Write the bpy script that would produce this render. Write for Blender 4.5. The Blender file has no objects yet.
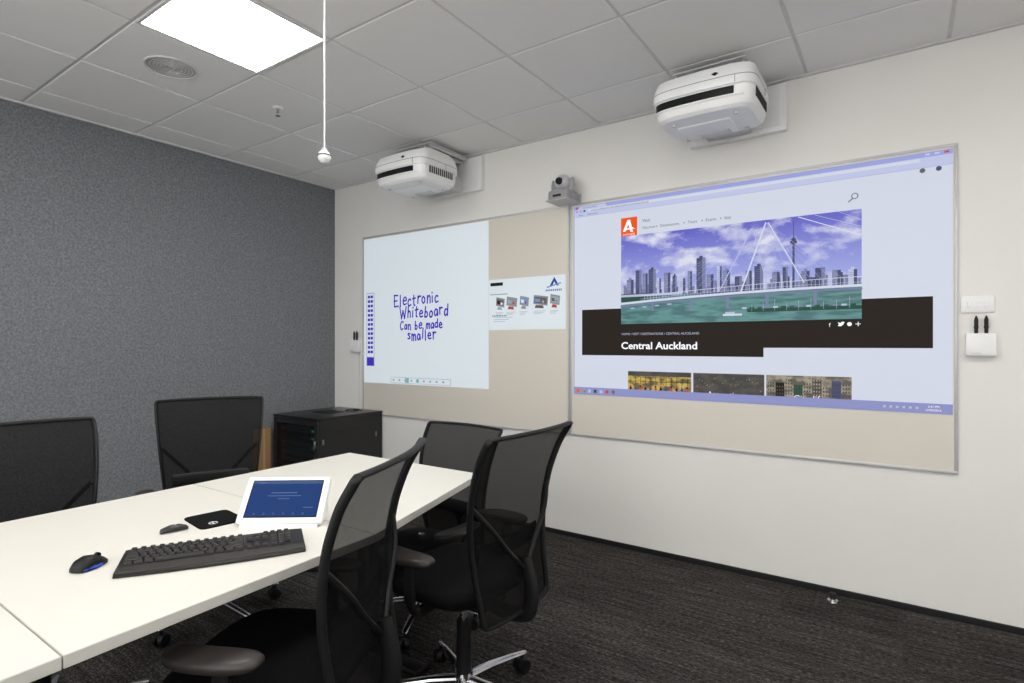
import bpy, bmesh, math, random
from mathutils import Vector, Matrix
random.seed(4)
K=1.05
WY=3.37; LX=-4.31; H=2.73; RX=1.9; FY=-2.6; TZ=0.73
sc=bpy.context.scene
try:
    sc.view_settings.view_transform='Standard'
    sc.view_settings.look='None'
except Exception: pass
COL=sc.collection
def lin(c):
    c=c/255.0
    return c/12.92 if c<=0.04045 else ((c+0.055)/1.055)**2.4
def C(r,g,b): return (lin(r),lin(g),lin(b),1)
# ------------------------------------------------------------- materials
def mat(name,col,rough=0.5,metal=0.0,noise=0.0,nscale=40,bump=0.0,emit=0.0,ecol=None,alpha=None,coat=0,spec=None):
    m=bpy.data.materials.new(name); m.use_nodes=True
    nt=m.node_tree; b=nt.nodes['Principled BSDF']
    b.inputs['Roughness'].default_value=rough
    b.inputs['Metallic'].default_value=metal
    b.inputs['Base Color'].default_value=col
    if spec is not None: b.inputs['Specular IOR Level'].default_value=spec
    if coat: b.inputs['Coat Weight'].default_value=coat
    if emit:
        b.inputs['Emission Color'].default_value=ecol or col
        b.inputs['Emission Strength'].default_value=emit
    if noise or bump:
        tc=nt.nodes.new('ShaderNodeTexCoord'); n=nt.nodes.new('ShaderNodeTexNoise')
        n.inputs['Scale'].default_value=nscale; n.inputs['Detail'].default_value=4
        nt.links.new(tc.outputs['Object'],n.inputs['Vector'])
        if noise:
            r=nt.nodes.new('ShaderNodeMapRange'); r.inputs[1].default_value=0.3; r.inputs[2].default_value=0.7
            r.inputs[3].default_value=1-noise; r.inputs[4].default_value=1+noise
            nt.links.new(n.outputs['Fac'],r.inputs[0])
            v=nt.nodes.new('ShaderNodeVectorMath'); v.operation='SCALE'; v.inputs[0].default_value=col[:3]
            nt.links.new(r.outputs[0],v.inputs['Scale'])
            nt.links.new(v.outputs[0],b.inputs['Base Color'])
        if bump:
            bp=nt.nodes.new('ShaderNodeBump'); bp.inputs['Strength'].default_value=bump; bp.inputs['Distance'].default_value=0.002
            nt.links.new(n.outputs['Fac'],bp.inputs['Height']); nt.links.new(bp.outputs[0],b.inputs['Normal'])
    return m
def glow(name,col,s=0.75,base=0.18):
    bc=(col[0]*base,col[1]*base,col[2]*base,1)
    return mat(name,bc,rough=0.6,emit=s,ecol=col,spec=0.1)
# ------------------------------------------------------------- geometry
class G:
    def __init__(s): s.v=[];s.f=[];s.m=[]
    def add(s,vs,fs,mi=0,M=None):
        o=len(s.v)
        for p in vs:
            p=Vector(p)
            s.v.append(M@p if M is not None else p)
        for f in fs: s.f.append([i+o for i in f]); s.m.append(mi)
        return s
    def box(s,c,size,mi=0,bev=0,seg=2,rot=None):
        bm=bmesh.new(); bmesh.ops.create_cube(bm,size=1)
        for v in bm.verts: v.co=Vector((v.co.x*size[0],v.co.y*size[1],v.co.z*size[2]))
        if bev>0: bmesh.ops.bevel(bm,geom=bm.edges[:],offset=min(bev,min(size)*0.49),segments=seg,affect='EDGES',profile=0.5)
        bm.verts.index_update()
        M=Matrix.Translation(c)
        if rot is not None: M=M@rot
        s.add([v.co.copy() for v in bm.verts],[[v.index for v in f.verts] for f in bm.faces],mi,M)
        bm.free(); return s
    def b2(s,x0,x1,y0,y1,z0,z1,mi=0,bev=0,seg=2):
        return s.box(((x0+x1)/2,(y0+y1)/2,(z0+z1)/2),(x1-x0,y1-y0,z1-z0),mi,bev,seg)
    def rings(s,R,mi=0,cap=True,loop=False):
        n=len(R[0]); vs=[p for r in R for p in r]; fs=[]
        L=len(R)
        for i in range(L if loop else L-1):
            a=i*n; b=((i+1)%L)*n
            for j in range(n):
                k=(j+1)%n
                fs.append([a+j,a+k,b+k,b+j])
        if cap and not loop:
            fs.append(list(range(n))[::-1]); fs.append([(L-1)*n+j for j in range(n)])
        return s.add(vs,fs,mi)
    def cyl(s,p,q,r1,r2=None,mi=0,seg=24):
        return s.tube([p,q],[r1,r1 if r2 is None else r2],mi,seg)
    def tube(s,pts,r,mi=0,seg=8,closed=False,fx=1,fy=1,up=(0,0,1)):
        pts=[Vector(p) for p in pts]; n=len(pts); R=[]
        for i,p in enumerate(pts):
            if closed: t=pts[(i+1)%n]-pts[i-1]
            else: t=pts[min(i+1,n-1)]-pts[max(i-1,0)]
            t.normalize(); u=Vector(up)
            if abs(t.dot(u))>0.98: u=Vector((1,0,0)) if abs(t.x)<0.9 else Vector((0,1,0))
            N=u.cross(t).normalized(); B=t.cross(N)
            rr=r[i] if isinstance(r,(list,tuple)) else r
            R.append([p+N*(rr*fx*math.cos(a))+B*(rr*fy*math.sin(a)) for a in [2*math.pi*k/seg for k in range(seg)]])
        return s.rings(R,mi,cap=not closed,loop=closed)
    def sphere(s,c,r,mi=0,seg=24,sc=(1,1,1)):
        R=[]
        for i in range(1,seg//2):
            a=math.pi*i/(seg//2)
            R.append([Vector((c[0]+r*sc[0]*math.sin(a)*math.cos(b),c[1]+r*sc[1]*math.sin(a)*math.sin(b),c[2]-r*sc[2]*math.cos(a))) for b in [2*math.pi*k/seg for k in range(seg)]])
        return s.rings(R,mi)
    def obj(s,name,mats,parent=None,loc=(0,0,0),rz=0,smooth=True,recalc=True,sharp=35):
        me=bpy.data.meshes.new(name); me.from_pydata([tuple(v) for v in s.v],[],s.f)
        for m in mats: me.materials.append(m)
        for p,mi in zip(me.polygons,s.m): p.material_index=mi; p.use_smooth=smooth
        if recalc:
            bm=bmesh.new(); bm.from_mesh(me); bmesh.ops.recalc_face_normals(bm,faces=bm.faces[:]); bm.to_mesh(me); bm.free()
        if smooth: me.set_sharp_from_angle(angle=math.radians(sharp))
        me.update()
        o=bpy.data.objects.new(name,me); COL.objects.link(o)
        o.location=loc; o.rotation_euler=(0,0,rz)
        if parent: o.parent=parent
        return o
def root(name,loc,label,cat,rz=0,group=None):
    e=bpy.data.objects.new(name,None); e.empty_display_size=0.1; COL.objects.link(e)
    e.location=loc; e.rotation_euler=(0,0,rz); e['label']=label; e['category']=cat
    if group: e['group']=group
    return e
def tag(o,label,cat): o['label']=label; o['category']=cat; return o
def struct(o): o['kind']='structure'; return o
def catm(pts,n=6,closed=False):
    pts=[Vector(p) for p in pts]; out=[]; L=len(pts)
    rng=range(L if closed else L-1)
    for i in rng:
        if closed: p0,p1,p2,p3=pts[i-1],pts[i],pts[(i+1)%L],pts[(i+2)%L]
        else: p0,p1,p2,p3=pts[max(i-1,0)],pts[i],pts[i+1],pts[min(i+2,L-1)]
        for k in range(n):
            t=k/n
            out.append(0.5*((2*p1)+(p2-p0)*t+(2*p0-5*p1+4*p2-p3)*t*t+(3*p1-p0-3*p2+p3)*t**3))
    if not closed: out.append(pts[-1])
    return out
def sup(a,b,p=5,n=48,cx=0,cy=0):
    o=[]
    for k in range(n):
        t=2*math.pi*k/n; c=math.cos(t); s_=math.sin(t)
        o.append((cx+a*math.copysign(abs(c)**(2/p),c),cy+b*math.copysign(abs(s_)**(2/p),s_)))
    return o
def text_geo(body,size,align='LEFT',off=0.0):
    cu=bpy.data.curves.new('t','FONT'); cu.body=body; cu.size=size; cu.align_x=align; cu.resolution_u=3; cu.offset=off
    ob=bpy.data.objects.new('t',cu); COL.objects.link(ob)
    dg=bpy.context.evaluated_depsgraph_get(); dg.update()
    ev=ob.evaluated_get(dg); me=ev.to_mesh()
    vs=[v.co.copy() for v in me.vertices]; fs=[list(p.vertices) for p in me.polygons]
    ev.to_mesh_clear(); bpy.data.objects.remove(ob); bpy.data.curves.remove(cu)
    return vs,fs
class Page(G):
    """flat artwork in an x/z plane facing -y; layers separated by 0.4 mm"""
    def __init__(s,y,k=1.0): super().__init__(); s.y=y; s.k=k
    def P(s,x,z,l): return (x*s.k, s.y-0.0004*l, z*s.k)
    def rect(s,x0,x1,z0,z1,mi,l=1): s.add([s.P(x0,z0,l),s.P(x1,z0,l),s.P(x1,z1,l),s.P(x0,z1,l)],[[0,1,2,3]],mi)
    def poly(s,pts,mi,l=1): s.add([s.P(x,z,l) for x,z in pts],[list(range(len(pts)))],mi)
    def line(s,a,b,w,mi,l=1):
        d=Vector((b[0]-a[0],b[1]-a[1])); 
        if d.length<1e-6: return
        d.normalize(); n=Vector((-d.y,d.x))*w/2; e=d*w*0.3
        s.poly([(a[0]-n.x-e.x,a[1]-n.y-e.y),(b[0]-n.x+e.x,b[1]-n.y+e.y),(b[0]+n.x+e.x,b[1]+n.y+e.y),(a[0]+n.x-e.x,a[1]+n.y-e.y)],mi,l)
    def disc(s,x,z,r,mi,l=1,n=14): s.poly([(x+r*math.cos(2*math.pi*k/n),z+r*math.sin(2*math.pi*k/n)) for k in range(n)],mi,l)
    def text(s,t,x,z,size,mi,l=2,align='LEFT',off=0.0,fit=None):
        vs,fs=text_geo(t,size,align,off)
        sx=1
        if fit and vs:
            w=max(v.x for v in vs)-min(v.x for v in vs); sx=fit/w
        s.add([s.P(x+v.x*sx,z+v.y,l) for v in vs],fs,mi)

# ------------------------------------------------------------- material set
M_wall=mat('wall_paint',C(237,235,230),0.75,noise=0.01,nscale=3,bump=0.05)
M_wall2=mat('rear_wall_paint',C(232,230,226),0.8,noise=0.02,nscale=4)
M_white=mat('white_plastic',C(243,243,242),0.28,noise=0.01,nscale=20)
M_white2=mat('light_grey_plastic',C(208,208,208),0.4,noise=0.02,nscale=20)
M_seam=mat('seam_grey',C(120,120,120),0.6,noise=0.02)
M_black=mat('black_plastic',C(17,17,18),0.5,noise=0.1,nscale=60,spec=.35)
M_matblack=mat('matte_black_fabric',C(13,13,14),0.95,noise=0.25,nscale=400,bump=0.3,spec=.15)
M_dark=mat('dark_gap',C(14,14,15),0.6,noise=0.1)
M_chrome=mat('polished_aluminium',C(205,205,208),0.2,metal=1.0,noise=0.03,nscale=30)
M_alu=mat('satin_aluminium_frame',C(200,200,200),0.4,metal=0.25,noise=0.03,nscale=30)
M_board=mat('whiteboard_enamel',C(221,215,203),0.4,noise=0.01,nscale=2)
M_table=mat('white_laminate',C(226,223,214),0.42,noise=0.006,nscale=8)
M_edge=mat('laminate_edge_band',C(205,203,195),0.45,noise=0.02)
M_panel=mat('light_diffuser',(1,1,1,1),0.5,emit=20,ecol=(1,0.98,0.95,1))
M_lfr=mat('light_frame_white',C(220,220,218),0.5,noise=0.01)

def felt():
    m=bpy.data.materials.new('grey_acoustic_felt'); m.use_nodes=True; nt=m.node_tree; b=nt.nodes['Principled BSDF']
    b.inputs['Roughness'].default_value=0.95; b.inputs['Specular IOR Level'].default_value=0.1
    tc=nt.nodes.new('ShaderNodeTexCoord')
    n1=nt.nodes.new('ShaderNodeTexNoise'); n1.inputs['Scale'].default_value=80; n1.inputs['Detail'].default_value=5; n1.inputs['Roughness'].default_value=0.75
    nt.links.new(tc.outputs['Object'],n1.inputs['Vector'])
    cr=nt.nodes.new('ShaderNodeValToRGB'); cr.color_ramp.elements[0].position=0.34; cr.color_ramp.elements[1].position=0.66
    cr.color_ramp.elements[0].color=C(102,104,108); cr.color_ramp.elements[1].color=C(142,144,148)
    nt.links.new(n1.outputs['Fac'],cr.inputs[0]); nt.links.new(cr.outputs[0],b.inputs['Base Color'])
    bp=nt.nodes.new('ShaderNodeBump'); bp.inputs['Strength'].default_value=0.12; bp.inputs['Distance'].default_value=0.002
    nt.links.new(n1.outputs['Fac'],bp.inputs['Height']); nt.links.new(bp.outputs[0],b.inputs['Normal'])
    return m
def carpet():
    m=bpy.data.materials.new('striated_carpet'); m.use_nodes=True; nt=m.node_tree; b=nt.nodes['Principled BSDF']
    b.inputs['Roughness'].default_value=1; b.inputs['Specular IOR Level'].default_value=0.05
    tc=nt.nodes.new('ShaderNodeTexCoord')
    def nz(sc3,detail,rough=.6):
        mp=nt.nodes.new('ShaderNodeMapping'); mp.inputs['Scale'].default_value=sc3; nt.links.new(tc.outputs['Object'],mp.inputs[0])
        n=nt.nodes.new('ShaderNodeTexNoise'); n.inputs['Scale'].default_value=1; n.inputs['Detail'].default_value=detail; n.inputs['Roughness'].default_value=rough
        nt.links.new(mp.outputs[0],n.inputs['Vector']); return n.outputs['Fac']
    def ma(op,a,b_,c=None):
        x=nt.nodes.new('ShaderNodeMath'); x.operation=op
        for i,q in enumerate((a,b_,c)):
            if q is None: continue
            if isinstance(q,(int,float)): x.inputs[i].default_value=q
            else: nt.links.new(q,x.inputs[i])
        return x.outputs[0]
    a=nz((55,170,1),2,.5); c_=nz((230,230,1),1); d=nz((4,60,1),1); br=nt.nodes.new('ShaderNodeTexBrick')
    nt.links.new(tc.outputs['Object'],br.inputs['Vector']); br.inputs['Scale'].default_value=1; br.inputs['Brick Width'].default_value=1.0; br.inputs['Row Height'].default_value=.25
    br.inputs['Mortar Size'].default_value=0; br.inputs['Color1'].default_value=(0,0,0,1); br.inputs['Color2'].default_value=(1,1,1,1)
    s=ma('MULTIPLY_ADD',c_,.28,ma('MULTIPLY',a,.48)); s=ma('MULTIPLY_ADD',d,.22,s); s=ma('MULTIPLY_ADD',br.outputs['Color'],.04,s)
    cr=nt.nodes.new('ShaderNodeValToRGB'); e=cr.color_ramp.elements
    e[0].position=0.41; e[0].color=C(32,30,30); e[1].position=0.66; e[1].color=C(106,102,98)
    e2=e.new(0.53); e2.color=C(60,57,55)
    nt.links.new(s,cr.inputs[0]); nt.links.new(cr.outputs[0],b.inputs['Base Color'])
    bp=nt.nodes.new('ShaderNodeBump'); bp.inputs['Strength'].default_value=0.4; bp.inputs['Distance'].default_value=0.003
    nt.links.new(s,bp.inputs['Height']); nt.links.new(bp.outputs[0],b.inputs['Normal'])
    return m
def netmat():
    m=bpy.data.materials.new('black_mesh_fabric'); m.use_nodes=True; nt=m.node_tree; b=nt.nodes['Principled BSDF']
    b.inputs['Base Color'].default_value=C(20,19,19); b.inputs['Roughness'].default_value=0.9; b.inputs['Specular IOR Level'].default_value=.15
    out=nt.nodes['Material Output']; tr=nt.nodes.new('ShaderNodeBsdfTransparent'); mx=nt.nodes.new('ShaderNodeMixShader')
    tc=nt.nodes.new('ShaderNodeTexCoord'); w=nt.nodes.new('ShaderNodeTexNoise'); w.inputs['Scale'].default_value=900; w.inputs['Detail'].default_value=1
    nt.links.new(tc.outputs['Object'],w.inputs['Vector'])
    r=nt.nodes.new('ShaderNodeMapRange'); r.inputs[1].default_value=0.35; r.inputs[2].default_value=0.65; r.inputs[3].default_value=0.84; r.inputs[4].default_value=0.93
    nt.links.new(w.outputs['Fac'],r.inputs[0]); nt.links.new(r.outputs[0],mx.inputs[0])
    nt.links.new(tr.outputs[0],mx.inputs[1]); nt.links.new(b.outputs[0],mx.inputs[2]); nt.links.new(mx.outputs[0],out.inputs[0])
    return m
def glassmat():
    m=bpy.data.materials.new('smoked_glass'); m.use_nodes=True; nt=m.node_tree; b=nt.nodes['Principled BSDF']
    b.inputs['Base Color'].default_value=(.01,.011,.013,1); b.inputs['Roughness'].default_value=0.05
    out=nt.nodes['Material Output']; tr=nt.nodes.new('ShaderNodeBsdfTransparent'); tr.inputs[0].default_value=(.65,.67,.7,1); mx=nt.nodes.new('ShaderNodeMixShader'); mx.inputs[0].default_value=.4
    nt.links.new(tr.outputs[0],mx.inputs[1]); nt.links.new(b.outputs[0],mx.inputs[2]); nt.links.new(mx.outputs[0],out.inputs[0])
    return m
M_felt=felt(); M_carpet=carpet(); M_net=netmat()
M_tile=mat('ceiling_tile',C(240,239,237),0.9,noise=0.015,nscale=180,bump=0.1)
M_tbar=mat('ceiling_grid_bar',C(215,215,213),0.6,noise=0.02)

# ------------------------------------------------------------- room shell
def wallbox(name,x0,x1,y0,y1,z0,z1,m):
    return struct(G().b2(x0,x1,y0,y1,z0,z1).obj(name,[m],smooth=False))
wallbox('floor',LX-.1,RX+.1,FY-.1,WY+.1,-.1,0,M_carpet)
wallbox('wall_back',LX-.1,RX+.1,WY,WY+.1,0,H+.12,M_wall)
wallbox('wall_left',LX-.1,LX,FY-.1,WY,0,H+.12,M_felt)
wallbox('wall_right',RX,RX+.1,FY-.1,WY,0,H+.12,M_wall2)
# rear wall with an added, unseen opening that lets world light fill the room
wx0,wx1,wz0,wz1=-3.9,1.5,.75,2.45
g=G(); g.b2(LX,wx0,FY-.1,FY,0,H+.12); g.b2(wx1,RX,FY-.1,FY,0,H+.12); g.b2(wx0,wx1,FY-.1,FY,0,wz0); g.b2(wx0,wx1,FY-.1,FY,wz1,H+.12)
struct(g.obj('wall_front',[M_wall2],smooth=False))
g=G()
for z_ in(wz0+.02,wz1-.02): g.b2(wx0,wx1,FY-.08,FY-.03,z_-.02,z_+.02,0,.004,1)
for k in range(5):
    x_=wx0+.02+(wx1-wx0-.04)*k/4; g.b2(x_-.02,x_+.02,FY-.08,FY-.03,wz0+.04,wz1-.04,0,.004,1)
struct(g.obj('added_window_1',[M_alu]))  # frame and mullions added for the made-up rear opening
gx=[-4.02+.6*i for i in range(10)]; gy=[1.113+.6*i for i in range(-6,4)]
lights=[(-2.82,1.113),(-1.02,1.113),(.78,1.113),(-2.82,-1.287),(-1.02,-1.287),(.78,-1.287)]
g=G(); g.b2(LX-.1,RX+.1,FY-.1,WY+.1,H+.005,H+.1,1)
xs=[LX]+gx+[RX]; ys=[FY]+gy+[WY]
for i in range(len(xs)-1):
    for j in range(len(ys)-1):
        x0,x1,y0,y1=xs[i],xs[i+1],ys[j],ys[j+1]
        if x1-x0<.03 or y1-y0<.03: continue
        if any(abs(x0-a)<.01 and abs(y0-b)<.01 for a,b in lights): continue
        e=.0075
        g.b2(x0+(e if i else 0),x1-(e if i<len(xs)-2 else 0),y0+(e if j else 0),y1-(e if j<len(ys)-2 else 0),H,H+.02,0,.003,1)
struct(g.obj('ceiling',[M_tile,M_tbar]))
struct(G().b2(LX,RX,WY-.02,WY,H-.012,H,0).obj('trim_1',[M_white2],smooth=False))
struct(G().b2(LX,LX+.02,FY,WY-.02,H-.012,H,0).obj('trim_2',[M_white2],smooth=False))
struct(G().b2(LX,RX,WY-.012,WY,0,.03,0,.003,1).obj('baseboard_back',[M_dark]))
for a,b in lights:
    r=root('ceiling_light_panel',(a+.3,b+.3,H),'square recessed white led ceiling light panel, switched on','ceiling light',group='recessed ceiling lights')
    g=G(); w=.293
    for s_ in(-1,1):
        g.b2(-w,w,s_*(w-.009)-.009,s_*(w-.009)+.009,-.006,.006,0,.002,1)
        g.b2(s_*(w-.009)-.009,s_*(w-.009)+.009,-w+.018,w-.018,-.006,.006,0,.002,1)
    g.obj('frame',[M_lfr],r)
    G().b2(-w+.018,w-.018,-w+.018,w-.018,-.002,.004,0).obj('diffuser',[M_panel],r,smooth=False)

# ceiling speaker + sprinkler
r=root('ceiling_speaker',(-3.12,1.413,H),'round grey perforated speaker grille recessed in ceiling tile','speaker')
g=G(); g.tube([(0.118*math.cos(a),0.118*math.sin(a),-.003) for a in [2*math.pi*k/40 for k in range(40)]],.006,0,8,closed=True); g.obj('rim',[M_white2],r)
g=G(); g.cyl((0,0,0),(0,0,-.004),.115,.113,0,40)
for k in range(1,7):
    g.tube([(0.016*k*math.cos(a),0.016*k*math.sin(a),-.0045) for a in [2*math.pi*q/36 for q in range(36)]],.0018,1,4,closed=True)
g.obj('grille',[mat('speaker_grille',C(178,177,175),.7,noise=.2,nscale=500),M_tbar],r)
r=root('fire_sprinkler',(-3.12,2.02,H),'small white and chrome sprinkler head on ceiling tile','sprinkler')
G().cyl((0,0,0),(0,0,-.008),.032,.026,0,24).obj('escutcheon',[M_white],r)
g=G().cyl((0,0,-.008),(0,0,-.03),.009,.008,0,12); g.tube(catm([(-.008,0,-.02),(-.016,0,-.034),(0,0,-.048),(.016,0,-.034),(.008,0,-.02)]),.0025,0,6,up=(0,1,0))
g.cyl((0,0,-.048),(0,0,-.051),.016,.016,0,16); g.obj('sprinkler_head',[M_chrome],r)

# hanging microphone
MZ=1.855
r=root('hanging_microphone',(-1.43,1.08,MZ),'small white ball microphone hanging on thin white cord','microphone')
G().cyl((0,0,.022),(0,0,H-MZ),.0024,.0024,0,8).obj('cord',[M_white],r)
G().sphere((0,0,0),.0195,0,20).obj('capsule',[M_white],r)
G().cyl((0,0,.017),(0,0,.025),.010,.008,0,16).obj('collar',[M_white2],r)
G().tube([(0.0192*math.cos(a),0.0192*math.sin(a),0.004) for a in [2*math.pi*q/24 for q in range(24)]],.0016,0,6,closed=True).obj('band',[M_dark],r)

# ------------------------------------------------------------- whiteboards
def board(x0,x1,label):
    cx=(x0+x1)/2; w=(x1-x0)/2; z0,z1=.685,2.236
    r=root('whiteboard',(cx,WY,z0),label,'whiteboard',group='wall mounted whiteboards'); h=z1-z0
    g=G(); t=.014; d=.016
    g.b2(-w,w,-d,0,0,t,0,.003,2); g.b2(-w,w,-d,0,h-t,h,0,.003,2)
    g.b2(-w,-w+t,-d,0,t,h-t,0,.003,2); g.b2(w-t,w,-d,0,t,h-t,0,.003,2)
    g.obj('frame',[M_alu],r)
    G().b2(-w+t,w-t,-.011,-.001,t,h-t).obj('writing_surface',[M_board],r,smooth=False)
    return r
xa,xm,xb=-3.913,-1.843,.2136
B1=board(xa,xm-.002,'cream whiteboard with projected handwriting and small projected poster')
B2=board(xm+.002,xb,'cream whiteboard with a projected city website page')
def childpage(pg,name,mats,b):
    o=pg.obj(name,mats,b,smooth=False,recalc=False)
    o.location=(-b.location.x,-b.location.y,-b.location.z)
    return o
SY=WY-.0112
# --- left: electronic whiteboard
ink=glow('blue_violet_ink',C(66,14,190),.8,.1)
mW=glow('projected_white',C(222,232,238),.60,.45)
mLine=glow('projected_grey_line',C(165,180,195),.7)
mPurple=glow('projected_purple',C(72,52,196),.75)
mDk=glow('projected_dark',C(45,42,40),.5)
pg=Page(SY,K)
pg.rect(-3.712,-2.407,.917,2.108,0,1)
GL={'E':(.55,[[(.55,1),(.05,1.03),(0,.5),(.02,0),(.60,.05)],[(0,.5),(.42,.54)]]),
'l':(.12,[[(.08,1),(.04,0)]]),'e':(.42,[[(0,.3),(.4,.34),(.36,.52),(.2,.60),(.03,.45),(0,.2),(.15,0),(.46,.06)]]),
'c':(.4,[[(.4,.5),(.2,.58),(.02,.4),(.02,.15),(.18,0),(.44,.08)]]),'t':(.38,[[(.2,.9),(.17,.1),(.32,0)],[(0,.6),(.42,.66)]]),
'r':(.33,[[(0,.58),(.02,0)],[(.02,.35),(.15,.55),(.37,.55)]]),'o':(.4,[[(.22,.58),(.03,.42),(.02,.15),(.18,0),(.36,.12),(.38,.42),(.18,.57)]]),
'n':(.36,[[(0,.58),(.02,0)],[(.01,.35),(.15,.57),(.32,.48),(.38,0)]]),'i':(.1,[[(.05,.5),(.04,0)],[(.05,.74),(.07,.8)]]),
'W':(.85,[[(0,1),(.2,0),(.42,.7),(.60,.02),(.88,1.02)]]),'h':(.36,[[(.03,1),(0,0)],[(0,.35),(.15,.57),(.33,.45),(.38,0)]]),
'b':(.38,[[(.02,1),(0,0)],[(0,.08),(.25,.0),(.38,.25),(.25,.5),(0,.42)]]),'a':(.42,[[(.38,.5),(.15,.57),(0,.3),(.1,0),(.33,.14),(.38,.52),(.46,0)]]),
'd':(.42,[[(.38,.5),(.15,.57),(0,.3),(.1,0),(.38,.16)],[(.42,1),(.42,0)]]),'C':(.5,[[(.5,.85),(.3,1),(.02,.7),(.02,.3),(.25,0),(.52,.12)]]),
'm':(.52,[[(0,.58),(0,0)],[(0,.4),(.12,.57),(.24,.4),(.24,0)],[(.24,.4),(.4,.57),(.52,.4),(.54,0)]]),
's':(.32,[[(.34,.52),(.1,.56),(.05,.42),(.3,.22),(.28,.03),(0,.03)]]),' ':(.25,[])}
def hand(txt,x0,x1,z,hh,w=.0118,slope=0):
    GP=.30
    tot=sum(GL[c][0]+GP for c in txt)-GP; sx=(x1-x0)/tot; x=0
    for c in txt:
        wd,st=GL[c]; jz=random.uniform(-.10,.10); tl=random.uniform(-.08,.16); ss=random.uniform(.92,1.1)
        for s_ in st:
            base=[(x0+(x+a*ss+tl*b)*sx,z+(b*ss+jz)*hh+slope*(x/tot)) for a,b in s_]
            if len(base)>2 and c not in 'EW':
                q=[(v.x,v.y) for v in catm([(p[0],p[1],0) for p in base],5)]
            else: q=base
            for a,b in zip(q,q[1:]): pg.line(a,b,w,1,3)
            for a in q: pg.disc(a[0],a[1],w/2,1,3,8)
        x+=wd+GP
hand('Electronic',-3.350,-2.885,1.538,.090,slope=.012)
hand('Whiteboard',-3.285,-2.79,1.436,.086,slope=.020)
hand('Can be made',-3.285,-2.845,1.352,.066,.0108,slope=.008)
hand('smaller',-3.20,-2.91,1.270,.080,slope=.006)
pg.rect(-3.680,-3.585,1.054,1.66,2,2); pg.rect(-3.674,-3.591,1.13,1.654,0,3); pg.rect(-3.674,-3.591,1.058,1.126,3,3)
for i in range(13):
    z=1.16+i*.038
    pg.rect(-3.664,-3.636,z,z+.022,3,4); pg.rect(-3.630,-3.602,z,z+.022,3 if i%4 else 1,4)
pg.rect(-3.392,-2.757,.925,.972,2,2); pg.rect(-3.388,-2.761,.928,.969,0,3)
for i in range(9):
    x=-3.36+i*.066
    if i==4: pg.disc(x,.949,.016,5,4)
    else: pg.rect(x-.010,x+.010,.942,.956,2,4)
pg.rect(-3.23,-3.19,.93,.968,5,4)
childpage(pg,'projected_handwriting',[mW,ink,mLine,mPurple,mDk,glow('projected_teal',C(130,190,190),.7)],B1)
# poster strip
pg=Page(SY,K)
x0,x1,z0,z1=-2.403,-1.786,1.333,1.686
pg.rect(x0,x1,z0,z1,0,1)
pg.rect(x0+.012,x0+.12,z1-.045,z1-.022,1,2)
pg.poly([(x1-.12,z1-.07),(x1-.085,z1-.012),(x1-.05,z1-.07),(x1-.068,z1-.07),(x1-.085,z1-.042),(x1-.1,z1-.07)],2,2)
pg.poly([(x1-.145,z1-.075),(x1-.04,z1-.05),(x1-.03,z1-.056),(x1-.14,z1-.083)],7,3)
for k in range(9): pg.rect(x1-.15+.014*k,x1-.142+.014*k,z1-.104,z1-.092,2,2)
for i,(xx,ww) in enumerate([(.06,.07),(.15,.085),(.26,.07),(.37,.11),(.50,.07)]):
    pg.poly([(x0+xx,z0+.17),(x0+xx+ww,z0+.155),(x0+xx+ww+.006,z0+.215),(x0+xx+.004,z0+.23)],3,2)
    pg.poly([(x0+xx+.008,z0+.178),(x0+xx+ww-.006,z0+.166),(x0+xx+ww-.004,z0+.206),(x0+xx+.010,z0+.218)],[5,3,7,5,6][i],3)
    pg.poly([(x0+xx+.012,z0+.184),(x0+xx+ww*.5,z0+.18),(x0+xx+ww*.5,z0+.20),(x0+xx+.013,z0+.206)],[1,6,0,7,5][i],4)
    pg.poly([(x0+xx+.01,z0+.143),(x0+xx+ww*.75,z0+.138),(x0+xx+ww*.7,z0+.158),(x0+xx+.02,z0+.163)],[6,4,3,5,4][i],4)
    pg.disc(x0+xx+ww*.7,z0+.182,.009,[0,4,4,6,3][i],4)
    for q in range(3): pg.rect(x0+xx,x0+xx+ww*(.9-.15*q),z0+.120-.009*q,z0+.1225-.009*q,6,2)
for i in range(3): pg.rect(x0+.04,x0+.2-.03*i,z0+.085-.014*i,z0+.088-.014*i,6,2)
pg.rect(x0+.01,x0+.16,z0+.245,z0+.252,6,2)
for k in range(9): pg.rect(x0+.03+.014*k,x0+.038+.014*k,z0+.094,z0+.102,1,3)
childpage(pg,'projected_poster',[mW,glow('poster_black',C(40,36,34),.5),glow('poster_blue',C(50,66,165),.7),glow('poster_grey',C(160,162,168),.6),glow('poster_red',C(190,88,78),.65),glow('poster_brown',C(120,104,102),.6),mLine,glow('poster_sky',C(120,160,215),.7)],B1)

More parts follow.
